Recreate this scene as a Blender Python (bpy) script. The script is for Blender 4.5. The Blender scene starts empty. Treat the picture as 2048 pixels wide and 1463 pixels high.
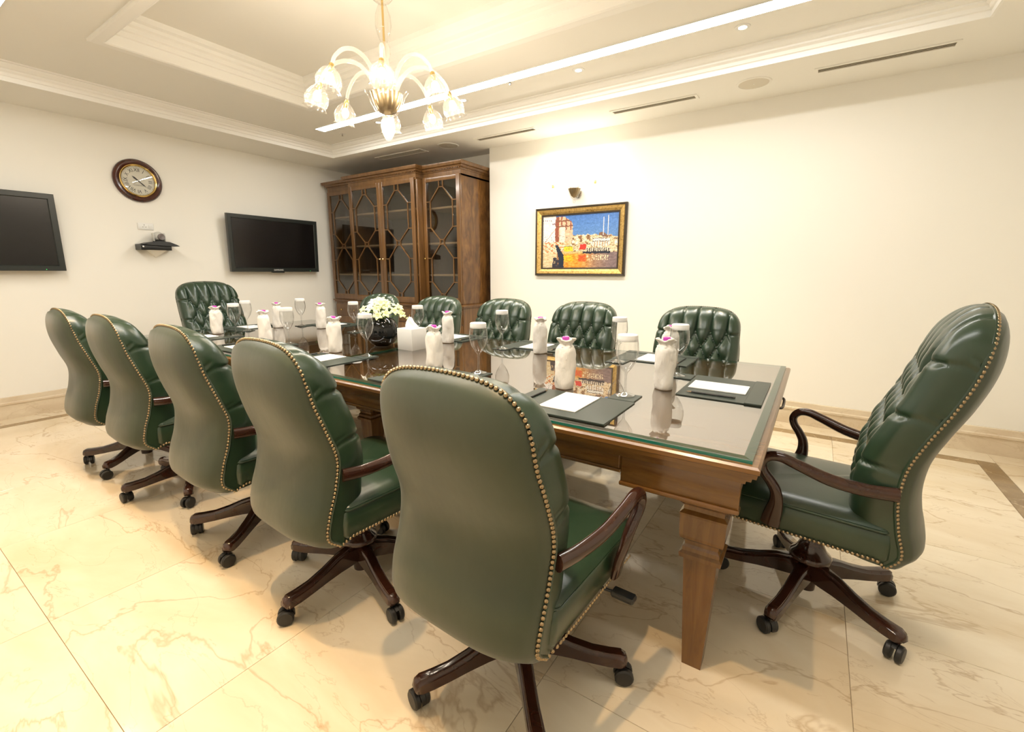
import bpy, math, random
from mathutils import Matrix, Vector, noise
random.seed(7)
PI = math.pi
scene = bpy.context.scene
C = scene.collection

# ------------------------------------------------------------------ camera, world, exposure
YAW, PITCH, ROLL, F = 0.58487242, 0.20449411, 0.00202675, 908.257
cam = bpy.data.objects.new('camera', bpy.data.cameras.new('camera'))
C.objects.link(cam)
fwd = Vector((-math.sin(YAW) * math.cos(PITCH), math.cos(YAW) * math.cos(PITCH), -math.sin(PITCH)))
rgt = Vector((math.cos(YAW), math.sin(YAW), 0)); upv = rgt.cross(fwd)
r2 = rgt * math.cos(ROLL) + upv * math.sin(ROLL); u2 = r2.cross(fwd)
M = Matrix((r2, u2, -fwd)).transposed().to_4x4(); M.translation = (0, 0, 1.235)
cam.matrix_world = M
cam.data.sensor_width = 36; cam.data.lens = 36 * F / 2048; cam.data.clip_start = .02
scene.camera = cam
scene.cycles.max_bounces = 9; scene.cycles.diffuse_bounces = 4; scene.cycles.glossy_bounces = 4; scene.cycles.transparent_max_bounces = 16
scene.cycles.use_light_tree = False; scene.cycles.caustics_reflective = False; scene.cycles.caustics_refractive = False
world = bpy.data.worlds.new('world'); scene.world = world; world.use_nodes = True
world.node_tree.nodes['Background'].inputs[0].default_value = (1, .95, .85, 1)
world.node_tree.nodes['Background'].inputs[1].default_value = .05
vs = scene.view_settings
vs.view_transform = 'Standard'; vs.look = 'None'; vs.gamma = 1; vs.use_curve_mapping = False
vs.exposure = 0.26
STRIP_POWER, BULB_POWER, SCONCE_POWER, SPOT_POWER = 38.0, 4.2, 4.0, 60.0
WARM = (1, .72, .42)

# ------------------------------------------------------------------ materials
def mat(name, col, rough=.5, metal=0, **kw):
    m = bpy.data.materials.new(name); m.use_nodes = True
    b = m.node_tree.nodes['Principled BSDF']
    b.inputs['Base Color'].default_value = (*col, 1); b.inputs['Roughness'].default_value = rough
    b.inputs['Metallic'].default_value = metal
    for k, v in kw.items(): b.inputs[k.replace('_', ' ')].default_value = v
    return m
def nd(m, t, **kw):
    n = m.node_tree.nodes.new(t)
    for k, v in kw.items(): setattr(n, k, v)
    return n
def ln(m, a, b): m.node_tree.links.new(a, b)
def coords(m, scale=(1, 1, 1), rnd=0, loc=(0, 0, 0)):
    tc = nd(m, 'ShaderNodeTexCoord'); mp = nd(m, 'ShaderNodeMapping')
    mp.inputs['Scale'].default_value = scale; mp.inputs['Location'].default_value = loc
    ln(m, tc.outputs['Object'], mp.inputs['Vector'])
    if rnd:
        oi = nd(m, 'ShaderNodeObjectInfo'); mu = nd(m, 'ShaderNodeMath', operation='MULTIPLY'); mu.inputs[1].default_value = rnd
        ln(m, oi.outputs['Random'], mu.inputs[0]); ln(m, mu.outputs[0], mp.inputs['Location'])
    return mp.outputs[0]
def nz(m, vec, scale, detail=4, rough=.55, dist=0):
    n = nd(m, 'ShaderNodeTexNoise'); n.inputs['Scale'].default_value = scale; n.inputs['Detail'].default_value = detail
    n.inputs['Roughness'].default_value = rough; n.inputs['Distortion'].default_value = dist
    ln(m, vec, n.inputs['Vector']); return n.outputs['Fac']
def ramp(m, fac, stops):
    r = nd(m, 'ShaderNodeValToRGB'); e = r.color_ramp.elements
    while len(e) < len(stops): e.new(.5)
    for el, (p, c) in zip(e, stops): el.position = p; el.color = (*c, 1) if len(c) == 3 else c
    ln(m, fac, r.inputs[0]); return r.outputs[0]
def mixc(m, fac, a, b, mode='MIX'):
    n = nd(m, 'ShaderNodeMix', data_type='RGBA', blend_type=mode)
    if isinstance(fac, float): n.inputs[0].default_value = fac
    else: ln(m, fac, n.inputs[0])
    for s, i in ((a, 6), (b, 7)):
        if isinstance(s, tuple): n.inputs[i].default_value = (*s, 1)
        else: ln(m, s, n.inputs[i])
    return n.outputs[2]
def bump(m, h, strength=.3, dist=.002):
    n = nd(m, 'ShaderNodeBump'); n.inputs['Strength'].default_value = strength; n.inputs['Distance'].default_value = dist
    ln(m, h, n.inputs['Height']); ln(m, n.outputs[0], m.node_tree.nodes['Principled BSDF'].inputs['Normal'])
def base(m, sock): ln(m, sock, m.node_tree.nodes['Principled BSDF'].inputs['Base Color'])
def wood(name, dark, light, rough=.3, scale=(14, 14, 1.5), figure=0.0):
    m = mat(name, light, rough, Coat_Weight=.25, Coat_Roughness=.12)
    v = coords(m, scale)
    f = nz(m, v, 1.6, 6, .6, 1.2)
    col = ramp(m, f, [(.3, dark), (.5, tuple((a + b) / 2 for a, b in zip(dark, light))), (.72, light)])
    if figure:
        f2 = nz(m, coords(m, (5, 5, 1.3)), 1.4, 3, .5, 3.0)
        col = mixc(m, ramp(m, f2, [(.4, (0, 0, 0)), (.62, (figure,) * 3)]), col, tuple(x * .35 for x in dark))
    base(m, col); return m
def thin_glass(name, tint, r0=.05, rough=0.0, power=4.0):
    """thin pane: transparent body, mirror share rising towards grazing angles on either side"""
    m = bpy.data.materials.new(name); m.use_nodes = True; nt = m.node_tree; nt.nodes.clear()
    out = nt.nodes.new('ShaderNodeOutputMaterial'); mx = nt.nodes.new('ShaderNodeMixShader')
    tr = nt.nodes.new('ShaderNodeBsdfTransparent'); tr.inputs[0].default_value = (*tint, 1)
    gl = nt.nodes.new('ShaderNodeBsdfGlossy'); gl.inputs['Roughness'].default_value = rough
    lw = nt.nodes.new('ShaderNodeLayerWeight'); lw.inputs[0].default_value = .5
    pw = nt.nodes.new('ShaderNodeMath'); pw.operation = 'POWER'; pw.inputs[1].default_value = power
    ma = nt.nodes.new('ShaderNodeMath'); ma.operation = 'MULTIPLY_ADD'; ma.inputs[1].default_value = 1 - r0; ma.inputs[2].default_value = r0
    nt.links.new(lw.outputs['Facing'], pw.inputs[0]); nt.links.new(pw.outputs[0], ma.inputs[0])
    nt.links.new(ma.outputs[0], mx.inputs[0]); nt.links.new(tr.outputs[0], mx.inputs[1]); nt.links.new(gl.outputs[0], mx.inputs[2])
    nt.links.new(mx.outputs[0], out.inputs[0]); return m
def emit(name, col, s):
    m = bpy.data.materials.new(name); m.use_nodes = True; b = m.node_tree.nodes['Principled BSDF']
    b.inputs['Base Color'].default_value = (*col, 1); b.inputs['Emission Color'].default_value = (*col, 1); b.inputs['Emission Strength'].default_value = s
    m.cycles.emission_sampling = 'FRONT' if s == STRIP_POWER else 'NONE'
    return m

WALL = mat('wall_paint', (.86, .835, .765), .75)
CEIL = mat('ceiling_paint', (.86, .84, .775), .8)
CROWN = mat('crown_paint', (.90, .885, .835), .7)
def marble(name, a, b, vein, rough, vs_=(1, 1, 1), rnd=37.0, amount=.8):
    m = mat(name, a, rough, Coat_Weight=.3, Coat_Roughness=.04)
    v = coords(m, vs_, rnd)
    cloud = nz(m, v, 1.7, 5, .6, .6)
    col = mixc(m, ramp(m, cloud, [(.32, (0, 0, 0)), (.68, (1, 1, 1))]), a, b)
    n1 = nz(m, v, 1.5, 6, .52, .6)
    v1 = ramp(m, n1, [(.4925, (0, 0, 0)), (.499, (amount,) * 3), (.501, (amount,) * 3), (.509, (0, 0, 0))])
    n2 = nz(m, v, 3.6, 6, .55, .6)
    v2 = ramp(m, n2, [(.493, (0, 0, 0)), (.5, (amount * .65,) * 3), (.507, (0, 0, 0))])
    col = mixc(m, v2, col, vein); col = mixc(m, v1, col, vein)
    base(m, col); return m
TILE = marble('cream_marble', (.82, .73, .57), (.70, .58, .40), (.36, .21, .08), .09, (.65, 1.55, 1), amount=.42)
BASEM = marble('baseboard_marble', (.76, .66, .50), (.62, .50, .35), (.5, .38, .22), .25, (1.5, 1.5, 3), 11.0, .35)
INLAY = marble('brown_marble', (.34, .23, .11), (.22, .14, .06), (.55, .42, .25), .12, (2, 2, 2), 23.0, .5)
GROUT = mat('tile_grout', (.50, .40, .27), .7)
LEATHER = mat('green_leather', (.022, .062, .030), .30, Coat_Weight=.25, Coat_Roughness=.25)
v = coords(LEATHER, (1, 1, 1), 5.0)
base(LEATHER, ramp(LEATHER, nz(LEATHER, v, 5, 4), [(.3, (.013, .032, .016)), (.7, (.024, .048, .025))]))
bump(LEATHER, nz(LEATHER, v, 160, 3), .12, .001)
LEATHER_BACK = mat('green_back_leather', (.06, .10, .05), .42, Sheen_Weight=.15)
v = coords(LEATHER_BACK, (1, 1, 1), 5.0)
base(LEATHER_BACK, ramp(LEATHER_BACK, nz(LEATHER_BACK, v, 4, 5), [(.3, (.025, .037, .018)), (.7, (.040, .052, .026))]))
bump(LEATHER_BACK, nz(LEATHER_BACK, coords(LEATHER_BACK, (1, 1, .6), 5.0), 9, 3), .35, .006)
PAD_LEATHER = mat('pad_leather', (.022, .034, .024), .38)
bump(PAD_LEATHER, nz(PAD_LEATHER, coords(PAD_LEATHER), 260, 3), .15, .0006)
BRASS_NAIL = mat('antique_brass', (.36, .27, .16), .3, 1)
BRASS = mat('polished_brass', (.80, .58, .22), .2, 1)
MAHOGANY = wood('dark_mahogany', (.024, .008, .005), (.045, .015, .008), .13, (9, 4, 9))
TABLE_WOOD = wood('walnut_table_wood', (.11, .048, .011), (.21, .098, .024), .25, (2.2, 16, 16))
LEG_WOOD = wood('walnut_leg_wood', (.10, .043, .010), (.19, .088, .021), .25, (16, 16, 1.5))
CAB_WOOD = wood('cabinet_wood', (.085, .038, .011), (.18, .088, .028), .3, (14, 14, 1.2))
FLAME = wood('flame_veneer', (.085, .036, .010), (.23, .108, .030), .25, (3, 5, 2.2), .45)
SHELF_WOOD = mat('shelf_wood', (.36, .24, .13), .5)
CAB_BACK = mat('cabinet_interior', (.15, .12, .085), .6)
BLACK = mat('black_plastic', (.012, .013, .013), .38)
RUBBER = mat('caster_black', (.012, .012, .012), .45)
BEZEL = mat('tv_bezel', (.018, .022, .020), .3)
SCREEN = mat('tv_screen', (.006, .005, .005), .22)
METAL = mat('dark_steel', (.05, .05, .05), .4, 1)
STEEL = mat('nickel', (.55, .52, .48), .25, 1)
LENS_GREY = mat('lens_grey', (.20, .17, .16), .35)
SILVER = mat('camera_silver', (.55, .54, .50), .4)
WHITE = mat('white_plastic', (.80, .79, .75), .4)
PAPER = mat('white_paper', (.86, .85, .82), .8)
CLOTH = mat('bag_cloth', (.84, .80, .73), .9, Subsurface_Weight=0)
bump(CLOTH, nz(CLOTH, coords(CLOTH, (1, 1, .5)), 45, 5), .8, .006)
MAGENTA = mat('magenta_cap', (.50, .05, .42), .4)
GLASS = thin_glass('drinking_glass', (.93, .935, .935), .06, 0, 2.4)
PANE = thin_glass('cabinet_pane', (.80, .80, .78), .07)
SHEET = thin_glass('table_glass', (.92, .94, .92), .20, 0, 2.2)
EDGE = mat('glass_edge_green', (.01, .16, .12), .08, Coat_Weight=.5)
BEVEL = thin_glass('glass_bevel', (.22, .50, .40), .12)
MURANO = thin_glass('blown_glass', (.985, .975, .955), .04, 0, 3.0)
def murano():
    nt = MURANO.node_tree; out = [n for n in nt.nodes if n.type == 'OUTPUT_MATERIAL'][0]; mx = [n for n in nt.nodes if n.type == 'MIX_SHADER'][0]
    tl = nt.nodes.new('ShaderNodeBsdfTranslucent'); tl.inputs[0].default_value = (.95, .90, .82, 1)
    m2 = nt.nodes.new('ShaderNodeMixShader'); m2.inputs[0].default_value = .035
    nt.links.new(mx.outputs[0], m2.inputs[1]); nt.links.new(tl.outputs[0], m2.inputs[2]); nt.links.new(m2.outputs[0], out.inputs[0])
murano()
MURANO_ARM = MURANO.copy(); MURANO_ARM.name = 'solid_blown_glass'
[n for n in MURANO_ARM.node_tree.nodes if n.type == 'MIX_SHADER' and not n.inputs[0].is_linked][0].inputs[0].default_value = .45
GOLD_LEAF = mat('bowl_gold', (.34, .26, .15), .3, 1)
VASE_BLACK = mat('black_glaze', (.006, .006, .006), .08)
PETAL = mat('petal', (.80, .84, .48), .6); PETAL2 = mat('petal_white', (.86, .86, .76), .6)
STEM = mat('stem_green', (.25, .38, .08), .6)
FRAME_DARK = mat('frame_dark', (.035, .022, .010), .4)
FRAME_GOLD = mat('frame_gold', (.62, .40, .12), .38, .7)
base(FRAME_GOLD, ramp(FRAME_GOLD, nz(FRAME_GOLD, coords(FRAME_GOLD), 55, 5, .7), [(.33, (.06, .035, .012)), (.42, (.50, .31, .09)), (.7, (.72, .50, .19))]))
CLOCK_WOOD = wood('clock_wood', (.030, .008, .005), (.085, .022, .012), .18, (8, 8, 8))
DIAL = mat('clock_dial', (.74, .70, .58), .5)
INK = mat('print_ink', (.02, .02, .02), .6)
GREYPRINT = mat('grey_print', (.22, .20, .16), .6)
VENT = mat('vent_metal', (.62, .56, .44), .5); VENT_DARK = mat('vent_dark', (.07, .06, .045), .7)
SPK = mat('speaker_grille', (.66, .61, .50), .6)
STRIP = emit('led_diffuser', (1, .985, .94), STRIP_POWER)
BULB = emit('bulb_glow', (1, .90, .72), 9)
LENS = emit('downlight_glow', (1, .88, .66), 25)
LEDGREEN = emit('green_led', (.1, 1, .2), 2)

# ------------------------------------------------------------------ mesh helpers
def mesh(name, vs_, fs, mats, smooth=True, angle=38, mi=None):
    me = bpy.data.meshes.new(name); me.from_pydata([tuple(v) for v in vs_], [], fs)
    for m in (mats if isinstance(mats, (list, tuple)) else [mats]): me.materials.append(m)
    if mi: me.polygons.foreach_set('material_index', mi)
    if smooth:
        me.polygons.foreach_set('use_smooth', [True] * len(me.polygons)); me.set_sharp_from_angle(angle=math.radians(angle))
    me.update(); return me
class MB:
    def __init__(s): s.v, s.f = [], []
    def add(s, v, f, mt=None):
        o = len(s.v); s.v += [tuple(mt @ Vector(p)) if mt else tuple(p) for p in v]; s.f += [[i + o for i in q] for q in f]; return s
    def box(s, lo, hi, c=.0, mt=None):
        (x0, y0, z0), (x1, y1, z1) = lo, hi
        if not c:
            return s.add([(x, y, z) for z in (z0, z1) for y in (y0, y1) for x in (x0, x1)], [[0, 2, 3, 1], [4, 5, 7, 6], [0, 1, 5, 4], [2, 6, 7, 3], [0, 4, 6, 2], [1, 3, 7, 5]], mt)
        def rg(z, k): return [(x0 + k, y0, z), (x1 - k, y0, z), (x1, y0 + k, z), (x1, y1 - k, z), (x1 - k, y1, z), (x0 + k, y1, z), (x0, y1 - k, z), (x0, y0 + k, z)]
        def ins(z): return [(x0 + c, y0 + c * .6, z), (x1 - c, y0 + c * .6, z), (x1 - c * .6, y0 + c, z), (x1 - c * .6, y1 - c, z), (x1 - c, y1 - c * .6, z), (x0 + c, y1 - c * .6, z), (x0 + c * .6, y1 - c, z), (x0 + c * .6, y0 + c, z)]
        return s.loft([ins(z0), rg(z0 + c, c), rg(z1 - c, c), ins(z1)], True, True, mt)
    def loft(s, rings, cap=True, closed=True, mt=None):
        n = len(rings[0]); f = []
        for j in range(len(rings) - 1):
            for i in range(n if closed else n - 1):
                a, b = j * n + i, j * n + (i + 1) % n
                f.append([a, b, b + n, a + n])
        if cap and closed: f += [list(range(n))[::-1], [(len(rings) - 1) * n + i for i in range(n)]]
        return s.add([p for r in rings for p in r], f, mt)
    def lathe(s, prof, n=24, mt=None, cap=True, wob=None):
        rings = []
        for r, z in prof:
            rings.append([((r * (wob(r, z, 2 * PI * i / n) if wob else 1)) * math.cos(2 * PI * i / n), (r * (wob(r, z, 2 * PI * i / n) if wob else 1)) * math.sin(2 * PI * i / n), z) for i in range(n)])
        return s.loft(rings, cap, True, mt)
    def tube(s, path, rad, n=10, mt=None, flat=None):
        P = [Vector(p) for p in path]; rings = []; up = None
        for i, p in enumerate(P):
            t = (P[min(i + 1, len(P) - 1)] - P[max(i - 1, 0)]).normalized()
            if up is None: up = Vector((1, 0, 0)) if abs(t.x) < .8 else Vector((0, 0, 1))
            a = (up - t * up.dot(t)).normalized(); up = a; b = t.cross(a)
            r = rad[i] if isinstance(rad, (list, tuple)) else rad
            ra, rb = r if isinstance(r, tuple) else (r, r)
            rings.append([p + a * ra * math.cos(2 * PI * k / n) + b * rb * math.sin(2 * PI * k / n) for k in range(n)])
        return s.loft(rings, True, True, mt)
    def ball(s, c, r, n=8, k=5, sc=(1, 1, 1)):
        pr = [(max(1e-4, math.sin(PI * j / k)) * r, -math.cos(PI * j / k) * r) for j in range(k + 1)]
        return s.lathe(pr, n, Matrix.Translation(c) @ Matrix.Diagonal((*sc, 1)))
    def me(s, name, mats, **kw): return mesh(name, s.v, s.f, mats, **kw)
def catmull(pts, sub=6):
    P = [Vector(p) for p in pts]; out = []
    for i in range(len(P) - 1):
        p0, p1, p2, p3 = P[max(i - 1, 0)], P[i], P[i + 1], P[min(i + 2, len(P) - 1)]
        for k in range(sub):
            t = k / sub
            out.append(.5 * ((2 * p1) + (p2 - p0) * t + (2 * p0 - 5 * p1 + 4 * p2 - p3) * t * t + (3 * p1 - p0 - 3 * p2 + p3) * t ** 3))
    return out + [P[-1]]
def interp(tab, z):
    # smooth (catmull) table lookup
    n = len(tab)
    if z <= tab[0][0]: return tab[0][1]
    if z >= tab[-1][0]: return tab[-1][1]
    for i in range(n - 1):
        if tab[i][0] <= z <= tab[i + 1][0]:
            t = (z - tab[i][0]) / (tab[i + 1][0] - tab[i][0])
            p0, p1, p2, p3 = tab[max(i - 1, 0)][1], tab[i][1], tab[i + 1][1], tab[min(i + 2, n - 1)][1]
            return .5 * (2 * p1 + (p2 - p0) * t + (2 * p0 - 5 * p1 + 4 * p2 - p3) * t * t + (3 * p1 - p0 - 3 * p2 + p3) * t ** 3)
def obj(name, me, parent=None, mt=None):
    o = bpy.data.objects.new(name, me); C.objects.link(o)
    if parent: o.parent = parent
    if mt is not None: o.matrix_local = mt
    return o
def tag(o, label=None, cat=None, group=None, kind=None):
    for k, v_ in (('label', label), ('category', cat), ('group', group), ('kind', kind)):
        if v_: o[k] = v_
    return o
def root(name, loc, label, cat, rz=0, group=None):
    o = bpy.data.objects.new(name, None); C.objects.link(o); o.location = loc; o.rotation_euler = (0, 0, rz); o.empty_display_size = .1
    return tag(o, label, cat, group)
def struct(name, mb, m, parent=None, **kw):
    o = obj(name, mb.me(name, m, **kw), parent)
    if not parent: o['kind'] = 'structure'
    return o
def text_mesh(s, size, m, depth=.0006):
    cu = bpy.data.curves.new('t', 'FONT'); cu.body = s; cu.size = size; cu.align_x = 'CENTER'; cu.align_y = 'CENTER'; cu.extrude = depth
    ob = bpy.data.objects.new('t', cu); C.objects.link(ob); dg = bpy.context.evaluated_depsgraph_get()
    me = bpy.data.meshes.new_from_object(ob.evaluated_get(dg)); bpy.data.objects.remove(ob); me.materials.clear(); me.materials.append(m); return me
def join_meshes(parts):
    b = MB()
    for me, mt in parts: b.add([v_.co for v_ in me.vertices], [list(p.vertices) for p in me.polygons], mt)
    return b
T3 = Matrix.Translation
def RZ(a): return Matrix.Rotation(a, 4, 'Z')
def RX(a): return Matrix.Rotation(a, 4, 'X')
def RY(a): return Matrix.Rotation(a, 4, 'Y')

# ------------------------------------------------------------------ the room
XL, XR, YF, YN, ZC, ZU = -5.62, 1.33, 4.33, -.43, 2.56, 2.675
NX, NY = -3.17, 4.53          # niche corner and depth
W = .12
struct('wall_left', MB().box((XL - W, YN - W, 0), (XL, NY + W, 3.05)), WALL)
struct('wall_back', MB().box((NX, YF, 0), (XR + W, NY + W, 3.05)), WALL)
struct('wall_niche', MB().box((XL, NY, 0), (NX, NY + W, 3.05)), WALL)
struct('wall_right', MB().box((XR, YN, 0), (XR + W, YF, 3.05)), WALL)
struct('wall_near', MB().box((XL, YN - W, 0), (XR + W, YN, 3.05)), WALL)
# floor: slab, marble tiles, inlay strips, border slabs
floor = struct('floor', MB().box((XL - W, YN - W, -.12), (XR + W, NY + W, -.004)), GROUT)
IL = [(-5.405, -5.31), (1.02, 1.12), (4.02, 4.12), (-.22, -.12)]   # inlay: left x, right x, far y, near y
def slab(name, x0, x1, y0, y1, m, g=.0009):
    cx, cy = (x0 + x1) / 2, (y0 + y1) / 2
    b = MB().box((x0 - cx + g, y0 - cy + g, -.012), (x1 - cx - g, y1 - cy - g, 0), .0006)
    o = obj(name, b.me(name, m, smooth=False), floor); o.location = (cx, cy, 0); return o
TS = .796
xs = [-5.31] + [x for x in [.222 - TS * k for k in range(8, -2, -1)] if -5.25 < x < .95] + [1.02]
ys = [-.12] + [y for y in [.26 + TS * k for k in range(-1, 6)] if -.05 < y < 3.95] + [4.02]
for i in range(len(xs) - 1):
    for j in range(len(ys) - 1): slab('marble_tile', xs[i], xs[i + 1], ys[j], ys[j + 1], TILE)
slab('inlay_strip', *IL[0], -.22, 4.12, INLAY); slab('inlay_strip', *IL[1], -.22, 4.12, INLAY)
for i in range(len(xs) - 1):
    slab('inlay_strip', xs[i], xs[i + 1], *IL[2], INLAY); slab('inlay_strip', xs[i], xs[i + 1], *IL[3], INLAY)
for j, (a, b) in enumerate(zip([-.43, .5, 1.5, 2.5, 3.5], [.5, 1.5, 2.5, 3.5, 4.53])):
    slab('border_slab', XL, -5.405, a, b, TILE); slab('border_slab', 1.12, XR, a, min(b, YF), TILE)
for a, b in zip([-5.405, -4.2, -3.17, -2.0, -1.0, 0], [-4.2, -3.17, -2.0, -1.0, 0, 1.12]):
    slab('border_slab', a, b, 4.12, YF if a >= -3.2 else NY, TILE); slab('border_slab', a, b, YN, -.22, TILE)
# marble baseboards with a ledge
def baseboard(name, p0, p1, nrm):
    d = (Vector(p1) - Vector(p0)); L = d.length; d.normalize(); n = Vector(nrm)
    prof = [(0, 0), (.022, 0), (.022, .118), (.030, .124), (.030, .138), (.020, .146), (.016, .183), (.012, .186), (0, .186)]
    rings = [[tuple(Vector(p0) + d * t + n * a + Vector((0, 0, z))) for a, z in prof] for t in (0, L)]
    bb = struct(name, MB().loft(rings), BASEM, smooth=False)
    return bb
baseboard('baseboard_left', (XL, YN, 0), (XL, NY, 0), (1, 0, 0))
baseboard('baseboard_back', (NX, YF, 0), (XR, YF, 0), (0, -1, 0))
baseboard('baseboard_right', (XR, YN, 0), (XR, YF, 0), (-1, 0, 0))
baseboard('baseboard_near', (XL, YN, 0), (XR, YN, 0), (0, 1, 0))
# ceiling: soffit ring, crown moulding, upper ceiling ring, tray with stepped mouldings
def rect(x0, x1, y0, y1, z, o=0): return [(x0 + o, y0 + o, z), (x1 - o, y0 + o, z), (x1 - o, y1 - o, z), (x0 + o, y1 - o, z)]
CR = (-4.99, .60, .25, 3.665)
ceiling = struct('ceiling', MB().loft([rect(XL - W, XR + W, YN - W, NY + W, ZC), rect(*CR, ZC, -.006), rect(*CR, 3.0, -.006), rect(XL - W, XR + W, YN - W, NY + W, 3.0)], False), CEIL, smooth=False)
crown_prof = [(-.02, ZC + .002), (-.008, ZC - .002), (0, ZC - .002), (0, ZC + .030), (.010, ZC + .034), (.016, ZC + .052), (.034, ZC + .062), (.034, ZC + .072), (.050, ZC + .078), (.066, ZC + .092), (.070, ZC + .104), (.088, ZC + .106), (.088, ZU)]
struct('trim_1', MB().loft([rect(*CR, z, o) for o, z in crown_prof], False), CROWN, smooth=False)
TR = (-3.96, -.30, 1.28, 2.68); ZT = 2.87
struct('ceiling_upper', MB().loft([rect(*CR, ZU, .08), rect(*TR, ZU, -.03), rect(*TR, 3.0, -.03), rect(*CR, 3.0, .08)], False), CEIL, smooth=False)
tray_prof = [(-.075, ZU + .001), (-.075, ZU - .014), (-.062, ZU - .018), (-.01, ZU - .018), (0, ZU - .012), (0, ZU + .05), (.012, ZU + .055), (.012, ZU + .085), (.026, ZU + .092), (.026, ZU + .12), (.045, ZU + .13), (.05, ZU + .15), (.075, ZU + .16), (.075, ZT)]
struct('trim_2', MB().loft([rect(*TR, z, o) for o, z in tray_prof], False), CROWN, smooth=False)
struct('ceiling_tray', MB().box((-4.05, 1.19, ZT - .001), (-.21, 2.77, ZT + .04)), CEIL, smooth=False)
struct('ceiling_cover', MB().box((XL - W, YN - W, 3.0), (XR + W, NY + W, 3.05)), CEIL, smooth=False)

# ------------------------------------------------------------------ ceiling lights and fittings
def strip(y0, y1, label):
    r = root('linear_light', (-2.12, (y0 + y1) / 2, ZU), label, 'ceiling light', group='recessed linear ceiling lights'); h = (y1 - y0) / 2
    obj('diffuser', MB().box((-2.37, -h + .004, -.006), (2.37, h - .004, -.001)).me('diffuser', STRIP, smooth=False), r)
    f = MB()
    for a, b in (((-2.375, -h, -.008), (2.375, -h + .003, 0)), ((-2.375, h - .003, -.008), (2.375, h, 0)), ((-2.375, -h, -.008), (-2.371, h, 0)), ((2.371, -h, -.008), (2.375, h, 0))): f.box(a, b)
    obj('frame', f.me('frame', WHITE, smooth=False), r)
strip(3.105, 3.215, 'long bright linear ceiling light strip on the painting-wall side')
strip(.715, .825, 'long bright linear ceiling light strip on the near side, at upper left corner')
def light(name, loc, power, col, radius=.03, kind='POINT', parent=None, **kw):
    l = bpy.data.lights.new(name, kind); l.energy = power; l.color = col
    l.shadow_soft_size = radius
    for k, v_ in kw.items(): setattr(l, k, v_)
    o = bpy.data.objects.new(name, l); C.objects.link(o); o.location = loc
    if parent: o.parent = parent
    return o
def downlight(x, y, label, power=1.0, col=(1, .82, .56)):
    r = root('downlight', (x, y, ZU), label, 'downlight', group='small recessed downlights')
    obj('trim_ring', MB().lathe([(.024, -.001), (.024, -.005), (.042, -.004), (.044, 0)], 24, cap=False).me('trim_ring', WHITE), r)
    obj('lamp', MB().lathe([(.001, -.003), (.0235, -.003)], 20, cap=False).me('lamp', LENS), r)
    light('spot', (0, 0, -.02), SPOT_POWER * power, col, .02, 'SPOT', r, spot_size=math.radians(80), spot_blend=.9)
for x, d in ((-.55, 'rightmost, beside the long light strip'), (-1.63, 'second from the right, beside the strip'), (-2.71, 'third from the right, beside the strip'), (-3.79, 'leftmost, by the far end of the strip')):
    downlight(x, 3.33, 'small round lit downlight on the painting-wall side, ' + d)
for x, d in ((-.55, 'rightmost'), (-1.63, 'second from right'), (-2.71, 'second from left'), (-3.79, 'leftmost')):
    downlight(x, .56, 'small round downlight over the near-side aisle, ' + d, 1.35, (1, .64, .30))
for x, y, lb in ((-2.17, 3.24, 'small sprinkler ring in the ceiling beside the long light strip'), (-4.42, 3.38, 'small sprinkler ring at the left end of the light strip')):
    s = root('sprinkler', (x, y, ZU), lb, 'sprinkler')
    obj('escutcheon', MB().lathe([(.012, -.001), (.014, -.004), (.034, -.003), (.036, 0)], 20, cap=False).me('escutcheon', WHITE), s)
    obj('head', MB().lathe([(.001, -.022), (.009, -.021), (.009, -.018), (.004, -.016), (.006, -.002), (.001, -.001)], 10).me('head', STEEL), s)
def vent(x0, x1, yc, wd, label):
    r = root('slot_vent', ((x0 + x1) / 2, yc, ZC), label, 'vent', group='linear air vents in the ceiling'); L = (x1 - x0) / 2; h = wd / 2
    f = MB()
    for a, b in (((-L - .02, -h - .02, -.006), (L + .02, -h, 0)), ((-L - .02, h, -.006), (L + .02, h + .02, 0)), ((-L - .02, -h, -.006), (-L, h, 0)), ((L, -h, -.006), (L + .02, h, 0))): f.box(a, b)
    obj('frame', f.me('frame', CEIL, smooth=False), r)
    obj('duct', MB().box((-L, -h, -.0015), (L, h, -.0005)).me('duct', VENT_DARK, smooth=False), r)
    n = max(3, round(wd / .018))
    me = MB().box((-L, -.003, -.005), (L, .003, -.002), mt=RX(.4)).me('slat', VENT, smooth=False)
    for k in range(n):
        o = obj('slat', me, r); o.location = (0, -h + wd * (k + .5) / n, 0)
vent(-.16, .52, 3.955, .06, 'slotted air vent at the right end of the ceiling above the bare wall')
vent(-1.61, -.95, 3.985, .06, 'slotted air vent above and right of the painting')
vent(-3.07, -2.40, 4.0, .06, 'slotted air vent between cabinet and painting')
vent(-4.54, -3.84, 3.99, .10, 'wide dark air vent in the ceiling above the bookcase')
for x, y, lb in ((-.544, 3.95, 'round ceiling speaker between the two right-hand air vents'), (-3.476, 4.0, 'round ceiling speaker above the right side of the bookcase')):
    s = root('ceiling_speaker', (x, y, ZC), lb, 'speaker', group='round ceiling speakers')
    obj('rim', MB().lathe([(.098, -.001), (.100, -.006), (.113, -.004), (.115, 0)], 40, cap=False).me('rim', CEIL), s)
    obj('grille', MB().lathe([(.001, -.007), (.06, -.0065), (.0985, -.004)], 40, cap=False).me('grille', SPK), s)
    obj('badge', MB().box((-.003, -.006, -.0085), (.003, .006, -.006)).me('badge', WHITE), s)

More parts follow.
